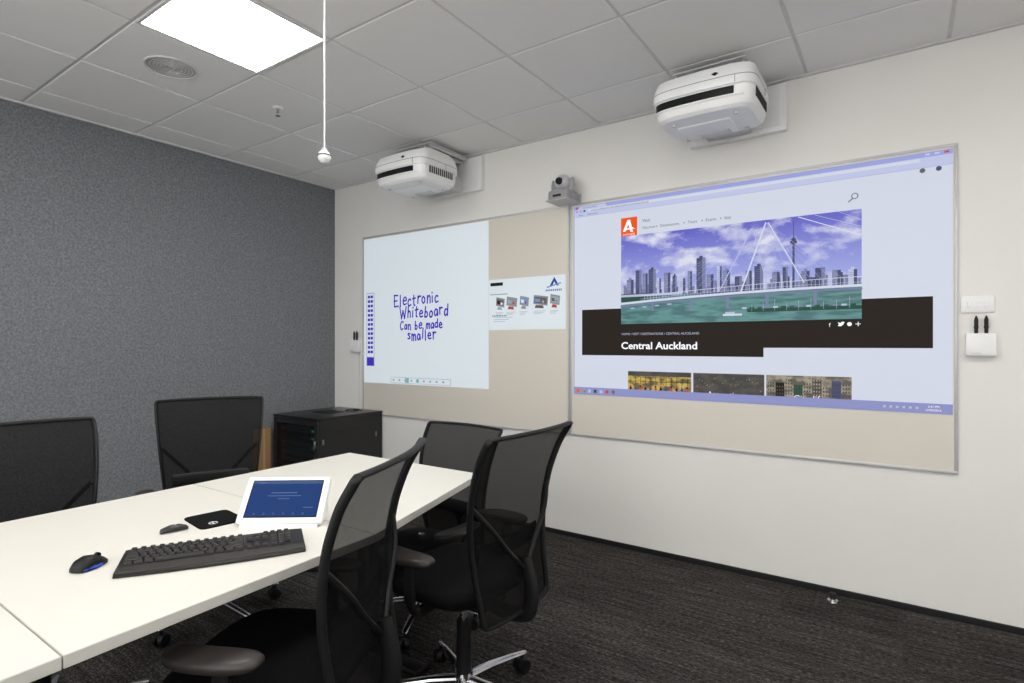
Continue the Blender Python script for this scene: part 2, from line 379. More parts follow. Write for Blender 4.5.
# --- right: website
def skymat():
    m=bpy.data.materials.new('projected_sky'); m.use_nodes=True; nt=m.node_tree; b=nt.nodes['Principled BSDF']
    tc=nt.nodes.new('ShaderNodeTexCoord'); sp=nt.nodes.new('ShaderNodeSeparateXYZ'); nt.links.new(tc.outputs['Object'],sp.inputs[0])
    mr=nt.nodes.new('ShaderNodeMapRange'); mr.inputs[1].default_value=1.60; mr.inputs[2].default_value=1.96; nt.links.new(sp.outputs['Z'],mr.inputs[0])
    gr=nt.nodes.new('ShaderNodeValToRGB'); gr.color_ramp.elements[0].color=C(166,178,238); gr.color_ramp.elements[1].color=C(76,76,200)
    nt.links.new(mr.outputs[0],gr.inputs[0])
    mp=nt.nodes.new('ShaderNodeMapping'); mp.inputs['Scale'].default_value=(6.5,1,12); mp.inputs['Location'].default_value=(2.3,0,.2); nt.links.new(tc.outputs['Object'],mp.inputs[0])
    n=nt.nodes.new('ShaderNodeTexNoise'); n.inputs['Scale'].default_value=1; n.inputs['Detail'].default_value=6; n.inputs['Roughness'].default_value=.55; nt.links.new(mp.outputs[0],n.inputs['Vector'])
    cr=nt.nodes.new('ShaderNodeMapRange'); cr.inputs[1].default_value=0.47; cr.inputs[2].default_value=0.68; nt.links.new(n.outputs['Fac'],cr.inputs[0])
    mx=nt.nodes.new('ShaderNodeMix'); mx.data_type='RGBA'
    nt.links.new(cr.outputs[0],mx.inputs[0]); nt.links.new(gr.outputs[0],mx.inputs[6]); mx.inputs[7].default_value=C(230,232,248)
    b.inputs['Base Color'].default_value=(.05,.05,.08,1); b.inputs['Emission Strength'].default_value=.8
    nt.links.new(mx.outputs[2],b.inputs['Emission Color']); return m
def noisemat(name,c1,c2,scale):
    m=bpy.data.materials.new(name); m.use_nodes=True; nt=m.node_tree; b=nt.nodes['Principled BSDF']
    tc=nt.nodes.new('ShaderNodeTexCoord'); n=nt.nodes.new('ShaderNodeTexNoise'); n.inputs['Scale'].default_value=1; n.inputs['Detail'].default_value=4
    mp=nt.nodes.new('ShaderNodeMapping'); mp.inputs['Scale'].default_value=scale; nt.links.new(tc.outputs['Object'],mp.inputs[0]); nt.links.new(mp.outputs[0],n.inputs['Vector'])
    cr=nt.nodes.new('ShaderNodeValToRGB'); cr.color_ramp.elements[0].position=.4; cr.color_ramp.elements[1].position=.62
    cr.color_ramp.elements[0].color=c1; cr.color_ramp.elements[1].color=c2
    nt.links.new(n.outputs['Fac'],cr.inputs[0]); nt.links.new(cr.outputs[0],b.inputs['Emission Color'])
    b.inputs['Base Color'].default_value=(.03,.03,.03,1); b.inputs['Emission Strength'].default_value=.8
    return m
pm=[glow('page_background',C(220,226,241),.62,.35),   #0
    glow('page_band_brown',C(56,48,43),.5,.1),       #1
    glow('page_orange',C(235,88,24),.85),            #2
    glow('page_text_white',C(240,240,245),.85,.4),   #3
    glow('browser_lavender',C(160,168,226),.8),      #4
    skymat(),                                        #5
    noisemat('projected_harbour',C(40,104,108),C(84,148,146),(10,1,60)), #6
    glow('city_dark',C(82,86,122),.72),                #7
    glow('city_mid',C(128,134,172),.75),             #8
    glow('city_light',C(190,196,226),.8),            #9
    noisemat('card_yellow',C(90,70,40),C(215,185,70),(24,1,40)), #10
    noisemat('card_dark',C(28,26,24),C(70,62,50),(20,1,40)),     #11
    noisemat('card_street',C(80,76,64),C(170,158,134),(20,1,34)),#12
    glow('page_text_grey',C(110,112,128),.6),        #13
    glow('projected_green',C(50,88,72),.7),          #14
    glow('taskbar_violet',C(150,155,208),.75),       #15
    glow('icon_red',C(190,84,76),.8),                #16
    glow('title_pale',C(196,203,234),.72,.3),        #17
    glow('deck_white',C(216,222,240),.78,.2),        #18
    glow('cable_pale',C(186,192,232),.78,.2)]        #19
pg=Page(SY,K)
X0,X1,Z0,Z1=-1.725,.185,.917,2.107
pg.rect(X0,X1,Z0,Z1,0,1)
pg.rect(X0,X1,2.085,Z1,4,2); pg.rect(X0,X1,2.040,2.085,17,2); pg.rect(X0,X0+.004,Z0,Z1,4,3)
pg.rect(X0+.1,X1-.12,2.066,2.081,0,3)
pg.rect(X0,X1,2.0375,2.0395,4,3)
pg.text('www.aucklandnz.com/destinations/central-auckland',X0+.12,2.067,.018,13,4)
for i in range(3): pg.disc(X0+.022+.026*i,2.073,.008,[4,4,13][i],4)
pg.poly([(X0+.03,2.085),(X0+.23,2.085),(X0+.215,2.103),(X0+.045,2.103)],17,3); pg.text('Central Auckland',X0+.06,2.089,.014,13,4)
pg.disc(X0+.02,2.096,.008,16,4)
for i in range(3): pg.rect(X1-.03-.035*i,X1-.012-.035*i,2.092,2.101,[16,17,17][i],3)
for i in range(2): pg.disc(X1-.05-.06*i,2.026,.011,[7,13][i],4)
for i,s_ in enumerate(['Apps','Bookmarks']): pg.text(s_,X0+.035+.06*i,2.045,.015,13,4)
for k in range(14):
    a=2*math.pi*k/14;b=2*math.pi*(k+1)/14
    pg.line((-.190+.013*math.cos(a),1.950+.013*math.sin(a)),(-.190+.013*math.cos(b),1.950+.013*math.sin(b)),.004,13,3)
pg.line((-.200,1.939),(-.216,1.924),.005,13,3)
pg.rect(-1.403,-1.301,1.884,1.994,2,3)
pg.poly([(-1.392,1.912),(-1.362,1.980),(-1.345,1.980),(-1.326,1.905),(-1.344,1.908),(-1.356,1.955),(-1.374,1.912)],3,4); pg.poly([(-1.374,1.920),(-1.330,1.926),(-1.312,1.921),(-1.33,1.934),(-1.37,1.929)],3,5)
pg.text('AUCKLAND',-1.390,1.889,.014,3,5)
pg.text('Visit',-1.268,1.955,.027,13,3)
for i,s_ in enumerate(['Discover','Destinations','Tours','Events','Stay']):
    xx=[-1.268,-1.16,-1.00,-.90,-.80][i]
    pg.text(s_,xx,1.915,.022,13,3)
    if i: pg.poly([(xx-.022,1.917),(xx-.014,1.922),(xx-.022,1.927)],13,3)
pg.poly([(-1.668,1.165),(-.601,1.165),(-.601,1.214),(.114,1.214),(.114,1.45),(-1.668,1.45)],1,2)
# city photograph
ix0,ix1,iz0,iz1=-1.403,-.1615,1.355,1.884
def I(u,v): return (ix0+(ix1-ix0)*u, iz0+(iz1-iz0)*v)
def ir(u0,u1,v0,v1,m,l):
    a=I(u0,v0); b=I(u1,v1); pg.rect(a[0],b[0],a[1],b[1],m,l)
ir(0,1,.3,1,5,3); ir(0,1,0,.33,6,3)
rs=random.Random(11)
u_=0.0
while u_<.99:
    w_=rs.uniform(.008,.02); ir(u_,min(1,u_+w_),.3,rs.uniform(.37,.45),rs.choice([7,8,8,9]),4); u_+=w_
bl=[(.03,.065,.50,8),(.075,.105,.60,7),(.11,.135,.56,8),(.14,.175,.60,7),(.18,.20,.50,9),(.215,.245,.55,8),(.255,.275,.51,7),(.285,.315,.48,9),(.325,.345,.55,8),(.365,.405,.68,7),(.41,.44,.50,8),(.455,.475,.58,9),(.48,.51,.53,8),(.53,.56,.46,7),(.575,.60,.51,8),(.61,.645,.55,7),(.68,.71,.48,8),(.72,.74,.52,7),(.79,.82,.47,8),(.84,.875,.49,7),(.90,.93,.46,8),(.955,.985,.46,9)]
for i,(a,b,t,m) in enumerate(bl):
    ir(a,b,.3,t,m,5)
    ir(a+(b-a)*.62,b,.3,t-.004,7 if m!=7 else 8,6)
    if i%3==0: ir(a+(b-a)*.3,a+(b-a)*.7,t,t+.02,m,5)
    for k in range(int((t-.40)/.018)): ir(a+.003,a+(b-a)*.58,.385+k*.018,.388+k*.018,8 if m==7 else 7 if m==9 else 9,6)
ir(0,.14,.25,.34,14,6); ir(0,1,.295,.312,7,6)
ir(0,.3,.305,.330,9,7)
for a,b,c,d,m in [(.757,.765,.3,.80,7),(.748,.774,.74,.765,7),(.752,.770,.765,.79,7),(.7600,.7625,.79,.955,7)]: ir(a,b,c,d,m,7)
def il(a,b,w,m,l=9): pg.line(I(*a),I(*b),w,m,l)
def arc(pts,w,m,l=9):
    q=catm([(p[0],p[1],0) for p in pts],6)
    for a,b in zip(q,q[1:]): il((a.x,a.y),(b.x,b.y),w,m,l)
def dk(u): return .25+.075*u-.02*(u-.5)**2*4
for k in range(60):
    u=.12+k*.0147
    if u<.995: il((u,dk(u)),(u,dk(u)+.06+.02*u),.0014,18,8)
arc([(u/10,dk(u/10)+.06+.002*u) for u in range(1,11)],.0028,18)
arc([(u/10,dk(u/10)+.03) for u in range(1,11)],.0014,18)
arc([(u/10,dk(u/10)) for u in range(0,11)],.013,18)
arc([(u/10,dk(u/10)-.03) for u in range(0,11)],.009,8)
for u_ in(.16,.34,.5,.66,.84): ir(u_-.006,u_+.006,.14,dk(u_)-.02,8,7)
il((.555,.30),(.655,.97),.0075,18); il((.47,.34),(.60,.93),.006,19); il((.80,.36),(.665,.97),.005,18); il((.66,.34),(.605,.93),.004,19)
for k in range(9): il((.60,.93),(.12+.045*k,dk(.12+.045*k)+.03),.0010,19,8)
for k in range(7): il((.66,.97),(.72+.038*k,dk(.8)+.05),.0010,19,8)
il((.78,.99),(1,.76),.0045,18); il((.84,.99),(1,.84),.0025,19); il((.92,1),(1,.9),.002,19)
for k in range(4): ir(.05+.06*k,.07+.06*k,.17+.01*k,.182+.01*k,9,5)
for k in range(14): ir(.56+.031*k,.578+.031*k,.125,.143,[9,14,7,8][k%4],6)
ir(.58,1,.09,.125,14,5); ir(.48,.56,.06,.08,18,6); ir(.49,.53,.08,.10,9,6)
for k in range(9): il((.60+.045*k,.10),(.60+.045*k,.17+.02*(k%3)),.0012,9,7)
pg.text('HOME / VISIT / DESTINATIONS / CENTRAL AUCKLAND',-1.400,1.288,.019,9,4)
pg.text('Central Auckland',-1.403,1.205,.058,3,4,off=.0013,fit=.455)
pg.text('f',-.300,1.318,.028,3,10)
pg.poly([(-.262,1.322),(-.248,1.320),(-.238,1.328),(-.236,1.336),(-.231,1.339),(-.238,1.342),(-.245,1.342),(-.249,1.336),(-.262,1.340),(-.256,1.329)],3,10)
pg.disc(-.212,1.330,.010,3,10); pg.rect(-.187,-.165,1.3285,1.3315,3,10); pg.rect(-.1775,-.1745,1.319,1.341,3,10)
for a,b,m in[(-1.358,-.980,10),(-.968,-.597,11),(-.588,-.203,12)]: pg.rect(a,b,.960,1.072,m,3)
# market hall facade with warm windows
pg.rect(-1.358,-.980,1.045,1.072,11,4)
for k in range(12):
    x=-1.352+.031*k; pg.rect(x,x+.024,.995,1.04,10,4); pg.rect(x+.010,x+.013,.995,1.04,1,5); pg.rect(x,x+.024,1.012,1.015,1,5)
    pg.disc(x+.010,.985,.006,[16,12,1][k%3],5,8); pg.rect(x+.004,x+.017,.963,.980,[1,7,16][k%3],5)
# night skyline
for k in range(26):
    x=-.962+.0138*k; z_=rs.uniform(.98,1.05); pg.rect(x,x+.004,z_,z_+.005,rs.choice([10,12,12]),4)
# street of buildings
pg.rect(-.588,-.203,1.035,1.072,12,4)
for k in range(9):
    x=-.585+.0424*k; z_=.965; h_=[.085,.07,.095,.06,.08,.09,.065,.085,.075][k]; m=[12,1,12,14,12,11,12,7,12][k]; pg.rect(x,x+.041,z_,z_+h_,m,5)
    for q in range(int(h_/.018)):
        for w_ in range(3): pg.rect(x+.005+.012*w_,x+.011+.012*w_,z_+.008+q*.018,z_+.017+q*.018,11 if m!=11 else 12,6)
pg.text('Attractions',-.89,.942,.045,3,7); pg.text('City life',-.46,.942,.045,3,7)
pg.rect(X0,X1,Z0,.963,15,9)
for i,c in enumerate([2,10,9,14,9,16,12]): pg.rect(X0+.02+.04*i,X0+.040+.04*i,.930,.950,c,10)
pg.text('2:41 PM',X1-.09,.944,.013,3,10); pg.text('12/05/2016',X1-.1,.928,.013,3,10)
for i in range(6): pg.rect(X1-.26+.025*i,X1-.250+.025*i,.935,.945,9,10)
childpage(pg,'projected_website',pm,B2)

# ------------------------------------------------------------- projectors
M_win=mat('tinted_window',C(10,10,12),.12,noise=.05)
def projector(cx,label):
    r=root('projector',(cx,WY,2.42),label,'projector',group='wall mounted projectors')
    A,Bh,cy=.25,.20,-.415; PP=7
    def bow(x,y): # gently curved front
        return y-(.018*(1-(x/A)**2) if y<0 else 0)
    lay=[(-.014,.80,.70),(-.010,.86,.78),(.004,.925,.86),(.030,.955,.915),(.040,.962,.93),(.086,.968,.940),(.089,1.0,.992),(.093,1,1),(.128,1,.998),(.150,.992,.965),(.176,.972,.90),(.192,.945,.85),(.198,.90,.80)]
    def ring(z,sx,sy,n=80,oy=0): return [Vector((x,bow(x,y)+cy+oy,z)) for x,y in sup(A*sx,Bh*sy,PP,n)]
    g=G(); g.rings([ring(*l) for l in lay]); g.obj('housing',[M_white],r,sharp=24)
    g=G(); g.rings([ring(z,s1,s2,oy=.03) for z,s1,s2 in[(.185,.86,.72),(.205,.85,.71),(.222,.82,.67),(.228,.76,.60)]]); g.obj('top_hood',[M_white],r,sharp=24)
    g=G(); g.rings([ring(z,s1,s2) for z,s1,s2 in[(.126,1.002,1.0),(.1275,1.004,1.002),(.129,1.002,1.0)]],cap=False)
    g.obj('seam_line',[M_seam],r)
    def front(x0,x1,sc_,sy=None):
        sy=sy or sc_
        o=[(p[0],bow(p[0],p[1])) for p in sup(A*sc_,Bh*sy,PP,420) if p[1]<0 and x0<=p[0]<=x1]; o.sort(); return o
    def shell(x0,x1,z0,z1,s0,s1,th=.012):
        o=[p for p in sup(A,Bh,PP,420) if p[1]<0 and x0<=p[0]<=x1]; o.sort(); R=[]
        for x,y in o:
            b_=bow(x,-1)+1
            R.append([Vector((x*.967,y*s0+b_+cy,z0)),Vector((x*.972,y*s1+b_+cy,z1)),Vector((x*.972,(y+th)*s1+b_+cy,z1)),Vector((x*.967,(y+th)*s0+b_+cy,z0))])
        g=G(); g.rings(R); return g
    shell(-.235,.165,.044,.080,.942,.950).obj('projection_window',[M_win],r)
    g=G(); g.tube([(x,y+cy,.083) for x,y in front(-.238,.17,.970,.950)],.003,0,6); g.obj('window_rim',[M_white],r)
    g=G(); g.tube([(x,y+cy,.039) for x,y in front(-.238,.20,.968,.945)],.005,0,6); g.obj('window_lip',[M_white],r)
    for k in range(12): 
        if k==0: g=G(); g.box((A*.966,cy-.12,.062),(.006,.010,.046),0,.001,1); v0=g.obj('side_vent',[M_dark],r)
        else:
            v=v0.copy(); COL.objects.link(v); v.parent=r; v.location=(0,.0205*k,0)
    g=G(); g.box((.165,cy-Bh*.998-.010,.108),(.0015,.004,.036),0); g.obj('lid_seam',[M_seam],r)
    g=G(); g.box((A*1.0,cy+.03,.108),(.003,.0015,.036),0); g.obj('side_seam',[M_seam],r)
    g=G(); g.box((-.02,cy+.03,-.016),(.26,.2,.012),0,.005,2); g.box((.0,cy+.09,-.023),(.15,.06,.012),1,.004,2)
    for s1 in(-1,1):
        for s2 in(-1,1): g.cyl((s1*.15,cy+s2*.12,-.012),(s1*.15,cy+s2*.12,-.024),.012,.011,1,14)
    g.obj('underside_panel',[M_white,M_white2],r)
    g=G()
    yb_=cy-Bh*.965-.017
    g.add([(.06,yb_-.006,.150),(.075,yb_-.009,.141),(.09,yb_-.006,.150),(.075,yb_+.001,.160),
           (.06,yb_+.02,.150),(.075,yb_+.02,.141),(.09,yb_+.02,.150),(.075,yb_+.02,.160)],[[0,1,2,3],[4,5,6,7],[0,1,5,4],[1,2,6,5],[2,3,7,6],[3,0,4,7]])
    g.obj('badge',[M_black],r)
    g=G(); g.box((.035,-.0225,.15),(.52,.045,.25),0,.006,2); g.box((.035,-.048,.15),(.46,.006,.20),0,.002,1); g.obj('wall_plate',[M_white],r)
    g=G(); g.box((0,-.14,.09),(.24,.22,.10),0,.01,2); g.box((.0,-.26,.236),(.30,.34,.012),1,.002,1)
    g.box((0,-.26,.275),(.36,.42,.008),1,.002,1)
    for s1 in(-1,1):
        g.box((s1*.1,-.26,.256),(.02,.36,.036),1,.002,1); g.box((s1*.165,-.26,.262),(.004,.40,.022),1,.001,1)
        for yy in(-.40,-.30,-.15): g.cyl((s1*.13,yy,.226),(s1*.13,yy,.28),.008,.008,1,10)
    g.obj('mount_arm',[M_white2,M_white2],r)
projector(-2.87,'white ultra short throw projector on wall mount near ceiling')
projector(-.805,'white ultra short throw projector on wall mount near ceiling')

# ------------------------------------------------------------- conference camera
r=root('conference_camera',(-1.845,WY,2.198),'silver grey swivel conference camera above whiteboards','camera')
M_sil=mat('silver_plastic',C(200,200,202),.32,metal=.1,noise=.02)
M_sil2=mat('grey_plastic',C(150,150,152),.35,noise=.02)
g=G(); g.b2(-.085,.085,-.19,0,.033,.039,0,.002,1); g.b2(-.085,.085,-.006,0,.033,.10,0,.002,1); g.obj('bracket',[M_sil],r)
g=G(); g.rings([[Vector((x,y-.105,z)) for x,y in sup(.080*s,.078*s,5,40)] for z,s in[(.040,.92),(.046,1),(.088,1),(.098,.96),(.102,.86)]]); g.obj('base',[M_sil2],r)
G().b2(-.03,.03,-.186,-.182,.055,.07,0).obj('indicator_panel',[M_dark],r)
g=G(); g.cyl((0,-.105,.102),(0,-.105,.112),.060,.058,0,32)
for s in(-1,1): g.tube(catm([(s*.055,-.105,.108),(s*.062,-.105,.135),(s*.060,-.105,.165),(s*.054,-.105,.180)]),[.013]*19,0,12,fx=.6,fy=2.0,up=(1,0,0))
g.obj('yoke',[M_sil2],r)
g=G(); g.sphere((0,-.105,.165),.054,0,28,(1,1,.96)); g.obj('camera_head',[M_sil],r)
g=G(); g.cyl((0,-.150,.163),(0,-.167,.161),.025,.021,0,28); g.obj('lens',[M_win],r)

# ------------------------------------------------------------- wall controls
def penbox(x,z,label,wires=False):
    r=root('pen_holder',(x,WY,z),label,'pen holder')
    G().box((0,-.0195,.052),(.11,.041,.104),0,.006,2).obj('box',[M_white],r)
    g=G(); g.b2(-.035,.0,-.0415,-.040,.012,.016,0); g.obj('marking',[M_tbar],r)
    for dx in(-.016,.02):
        g=G(); g.cyl((dx,-.022,.10),(dx,-.022,.165),.007,.008,0,14); g.cyl((dx,-.022,.165),(dx,-.022,.185),.0085,.003,0,14); g.cyl((dx,-.022,.13),(dx,-.022,.136),.0095,.0095,0,14)
        g.obj('pen',[M_dark],r)
    if wires:
        G().tube(catm([(.03,-.006,0),(.032,-.006,-.2),(.03,-.006,-.42),(.028,-.01,-.5)]),.003,0,6).obj('cable',[M_white2],r)
penbox(.2945,1.239,'white wall box holding two black stylus pens')
penbox(-4.0,1.228,'white wall box with stylus pens and hanging cable beside felt wall',True)
r=root('wall_switch',(.285,WY,1.437),'white rectangular light switch plate on painted wall','switch')
G().box((0,-.005,.04),(.122,.010,.078),0,.004,2).obj('plate',[M_white],r)
for dx in(-.03,0.0,.03): G().box((dx,-.011,.04),(.016,.006,.028),0,.002,1).obj('rocker',[M_white],r)
r=root('door_stop',(-.289,3.26,0),'small chrome and black dome door stop on carpet','door stop')
G().cyl((0,0,0),(0,0,.008),.026,.024,0,24).cyl((0,0,.008),(0,0,.032),.014,.016,0,20).obj('post',[M_chrome],r)
G().sphere((0,0,.036),.019,0,20,(1,1,.6)).obj('rubber_cap',[M_dark],r)

# ------------------------------------------------------------- rack
r=root('equipment_rack',(-3.95,3.03,0),'low black server rack with glass door in room corner','rack')
hx,hy,hh=.285,.325,.727
M_rack=mat('black_powder_coat',C(20,20,21),.3,noise=.05)
M_glass=glassmat()
g=G(); g.b2(-hx,-hx+.012,-hy+.02,hy,.04,hh-.012,0,.003,1); g.b2(hx-.012,hx,-hy+.02,hy,.04,hh-.012,0,.003,1)
g.b2(-hx,hx,hy-.012,hy,.04,hh-.012,0,.003,1); g.b2(-hx,hx,-hy+.02,hy,.04,.055,0,.003,1)
g.box((0,0,hh-.008),(2*hx+.008,2*hy+.008,.018),0,.004,2)
for s1 in(-1,1):
    g.b2(s1*.235-.01,s1*.235+.01,-hy+.06,-hy+.08,.05,hh-.015,0)
    for s2 in(-1,1): g.cyl((s1*.24,s2*.27,0),(s1*.24,s2*.27,.045),.022,.022,0,14)
g.obj('cabinet_body',[M_rack],r)
M_eq=mat('rack_unit_grey',C(130,132,136),.4,metal=.1,noise=.05); M_led=glow('status_light',C(90,220,140),1.8)
for k,(z_,h_) in enumerate([(.60,.040),(.54,.042),(.46,.06),(.36,.085),(.25,.05)]):
    g=G(); g.b2(-.235,.235,-hy+.035,-hy+.2,z_,z_+h_,0,.002,1)
    for q in range(12): g.b2(-.19+.028*q,-.175+.028*q,-hy+.032,-hy+.036,z_+h_*.3,z_+h_*.6,1)
    for q in range(3): g.b2(.17+.015*q,.176+.015*q,-hy+.031,-hy+.036,z_+h_*.4,z_+h_*.4+.006,2)
    g.obj('rack_unit',[M_eq if k in(0,2,3) else M_rack,M_dark,M_led],r)
g=G()
for s in(-1,1): g.b2(s*(hx-.02)-.02,s*(hx-.02)+.02,-hy,-hy+.018,.05,hh-.02,0,.003,2)
g.b2(-hx+.039,hx-.039,-hy,-hy+.018,hh-.06,hh-.02,0,.003,2); g.b2(-hx+.039,hx-.039,-hy,-hy+.018,.05,.09,0,.003,2)
d=g.obj('door',[M_rack],r)
G().b2(-hx+.04,hx-.04,-hy+.006,-hy+.012,.09,hh-.06,0).obj('door_glass',[M_glass],d,smooth=False)
G().box((hx-.024,-hy-.006,.52),(.018,.014,.07),0,.004,2).obj('door_handle',[M_chrome],d)
for z_ in(.60,.62):
    for k in range(9): G().b2(hx-.002,hx+.002,-.2+.045*k,-.17+.045*k,z_,z_+.006,0).obj('side_vent_slot',[M_dark],r)
for k in range(2): G().b2(hx-.002,hx+.004,-.28+.53*k,-.265+.53*k,.52,.56,0,.001,1).obj('side_latch',[M_seam],r)
g=G()
for k in range(7): g.b2(-.12+.035*k,-.10+.035*k,-.1,.1,hh,hh+.003,0)
g.obj('top_vent',[M_dark],r)
g=G(); g.tube(catm([(0,.0,.006),(.05,.02,.006),(.07,-.04,.006),(.0,-.07,.006),(-.05,-.02,.007),(.02,.03,.012),(.1,.0,.006)]),.004,0,6); g.obj('coiled_cable',[M_dark],loc=(-3.85,3.2,hh+.004)); tag(bpy.data.objects['coiled_cable'],'loose black cable coiled on rack top','cable')
g=G(); g.b2(-.03,.03,-.06,.06,0,.615,0,.002,1); g.b2(.0305,.032,-.01,.01,.0,.61,1)
tag(g.obj('cardboard_box',[mat('kraft_cardboard',C(168,130,88),.8,noise=.06,nscale=30),mat('packing_tape',C(190,160,120),.3,noise=.03)],loc=(-4.272,2.625,0)),'tall narrow brown cardboard box against felt wall','box')

# ------------------------------------------------------------- table
r=root('conference_table',(-1.85,.8,0),'long white laminate meeting table with tapered end','table')
def L(x,y): return (x+1.85,y-.8)
def edgeR(y):
    pts=[(-1.3,-1.21),(.29,-1.232),(.38,-1.2455),(1.15,-1.285),(2.0,-1.53)]
    for (a,b),(c,d) in zip(pts,pts[1:]):
        if a<=y<=c: return b+(d-b)*(y-a)/(c-a)
def edgeL(y): return -2.335-.02*max(0,(y-.3))
def top(y0,y1):
    n=6; ysl=[y0+(y1-y0)*k/n for k in range(n+1)]
    out=[(edgeL(y),y) for y in ysl]+[(edgeR(y),y) for y in ysl[::-1]]
    g=G(); R=[]
    cx=-1.8; cy=(y0+y1)/2
    for z,ins in[(TZ-.025,.001),(TZ-.024,0),(TZ-.0015,0),(TZ,.0015)]:
        R.append([Vector((*L(x+(ins if x<cx else -ins),y+(ins if y<cy else -ins)),z)) for x,y in out])
    g.rings(R)
    g.m=[1]*len(g.m); g.m[-1]=0
    return g.obj('tabletop',[M_table,M_edge],r,smooth=False)
top(-1.2,.378); top(.381,1.148); top(1.151,1.945)
for yy in(-.7,.12,1.62):
    g=G(); X,Y=L(-1.85,yy)
    g.box((X,Y,.35),(.07,.07,.66),0,.008,2); g.box((X,Y,.015),(.62,.07,.03),0,.01,2); g.box((X,Y,TZ-.037),(.56,.06,.022),0,.004,1)
    g.obj('leg',[M_black],r)
g=G(); X,Y=L(-1.85,.46); g.box((X,Y,TZ-.06),(.04,2.25,.04),0,.004,1); g.obj('beam',[M_black],r)

# ------------------------------------------------------------- table items
KX,KY,KA=-1.512,.800,math.radians(59)
r=root('keyboard',(KX,KY,TZ),'black full size wireless computer keyboard on white table','keyboard',rz=KA)
M_key=mat('black_key',C(44,42,40),.5,noise=.05); M_kb=mat('keyboard_shell',C(18,17,16),.4,noise=.05); M_rest=mat('palm_rest',C(44,40,37),.45,noise=.05)
kw,kd=.435,.165
def kz(y): return .012+.008*(y+kd/2)/kd
n=24; R=[]
for k in range(n+1):
    x=-kw/2+kw*k/n; s=1-(abs(x)/(kw/2))**8*.08; yb=-kd/2-.012*(1-(2*x/kw)**2)
    yt=kd/2*s
    R.append([Vector((x,yb,.0015)),Vector((x,yb-.001,.006)),Vector((x,yb+.006,.011)),Vector((x,-kd/2+.03,kz(-kd/2+.03)-.001)),Vector((x,yt-.005,kz(yt)-.001)),Vector((x,yt,kz(yt)-.005)),Vector((x,yt,.0015))])
G().rings(R).obj('shell',[M_kb],r)
g=G(); R=[]
for k in range(n+1):
    x=(-kw/2+.004)+(kw-.008)*k/n; yb=-kd/2-.011*(1-(2*x/kw)**2)
    R.append([Vector((x,yb+.003,.010)),Vector((x,yb+.005,.0125)),Vector((x,-kd/2+.036,kz(-kd/2+.036)+.001)),Vector((x,-kd/2+.036,.009))])
g.rings(R).obj('palm_rest',[M_rest],r)
KM={}
def key(w,x,y,d=.0150):
    kk=(round(w,4),d)
    if kk not in KM:
        g=G(); R=[]
        for z,i in[(0,0),(.004,.0006),(.0075,.0018)]:
            R.append([Vector((a,b,z)) for a,b in[(-w/2+i,-d/2+i),(w/2-i,-d/2+i),(w/2-i,d/2-i),(-w/2+i,d/2-i)]])
        g.rings(R); o=g.obj('key',[M_key],r,smooth=False); KM[kk]=o
    else:
        o=KM[kk].copy(); COL.objects.link(o); o.parent=r
    o.location=(x,y,kz(y)-.001)
u=.0182; gp=.0030
rows=[[1]*13+[2],[1.5]+[1]*12+[1.5],[1.75]+[1]*11+[2.25],[2.25]+[1]*10+[2.75],[1.25]*3+[6.25]+[1.25]*4]
for i,rw in enumerate(rows):
    x=-kw/2+.01; y=.044-.0178*i
    for w in rw: key(w*u-gp,x+w*u/2,y); x+=w*u
    x0=-kw/2+.01+15.3*u
    if i<2:
        for k in range(3): key(u-gp,x0+u/2+k*u,y)
    if i==3: key(u-gp,x0+u*1.5,y)
    if i==4:
        for k in range(3): key(u-gp,x0+u/2+k*u,y)
    x0+=3.3*u
    for k in range(3 if i in(0,1,2,3) else 2): key(u-gp,x0+u/2+k*u,y)
for k in range(13): key(u*.9-gp,-kw/2+.02+k*u*1.15,.064,.010)
for k in range(4): key(u*.9-gp,.12+k*u,.064,.010)

r=root('computer_mouse',(-1.686,.568,TZ),'black wireless mouse with blue side accent on table','mouse',rz=math.radians(28))
prof=[(-.052,.012,.012),(-.048,.022,.022),(-.03,.030,.034),(-.005,.032,.038),(.02,.030,.032),(.04,.027,.022),(.052,.020,.013),(.055,.012,.008)]
R=[]
for y,w,hh_ in prof:
    ring=[]
    for k in range(20):
        a=2*math.pi*k/20; c,s_=math.cos(a),math.sin(a)
        ring.append(Vector((w*.84*math.copysign(abs(c)**.8,c),y*.78,max(.001,.004+(hh_*.84-.004)*max(0,s_)**.8) if s_>0 else .001)))
    R.append(ring)
G().rings(R).obj('shell',[M_black],r,sharp=60)
G().cyl((-.004,.025,.021),(.004,.025,.021),.008,.008,0,16).obj('scroll_wheel',[M_win],r)
g=G(); g.tube(catm([(.018,-.034,.006),(.0272,-.005,.007),(.025,.012,.006)]),.003,0,8); g.obj('side_accent',[mat('blue_accent',C(30,70,190),.3,noise=.05,emit=.1)],r)

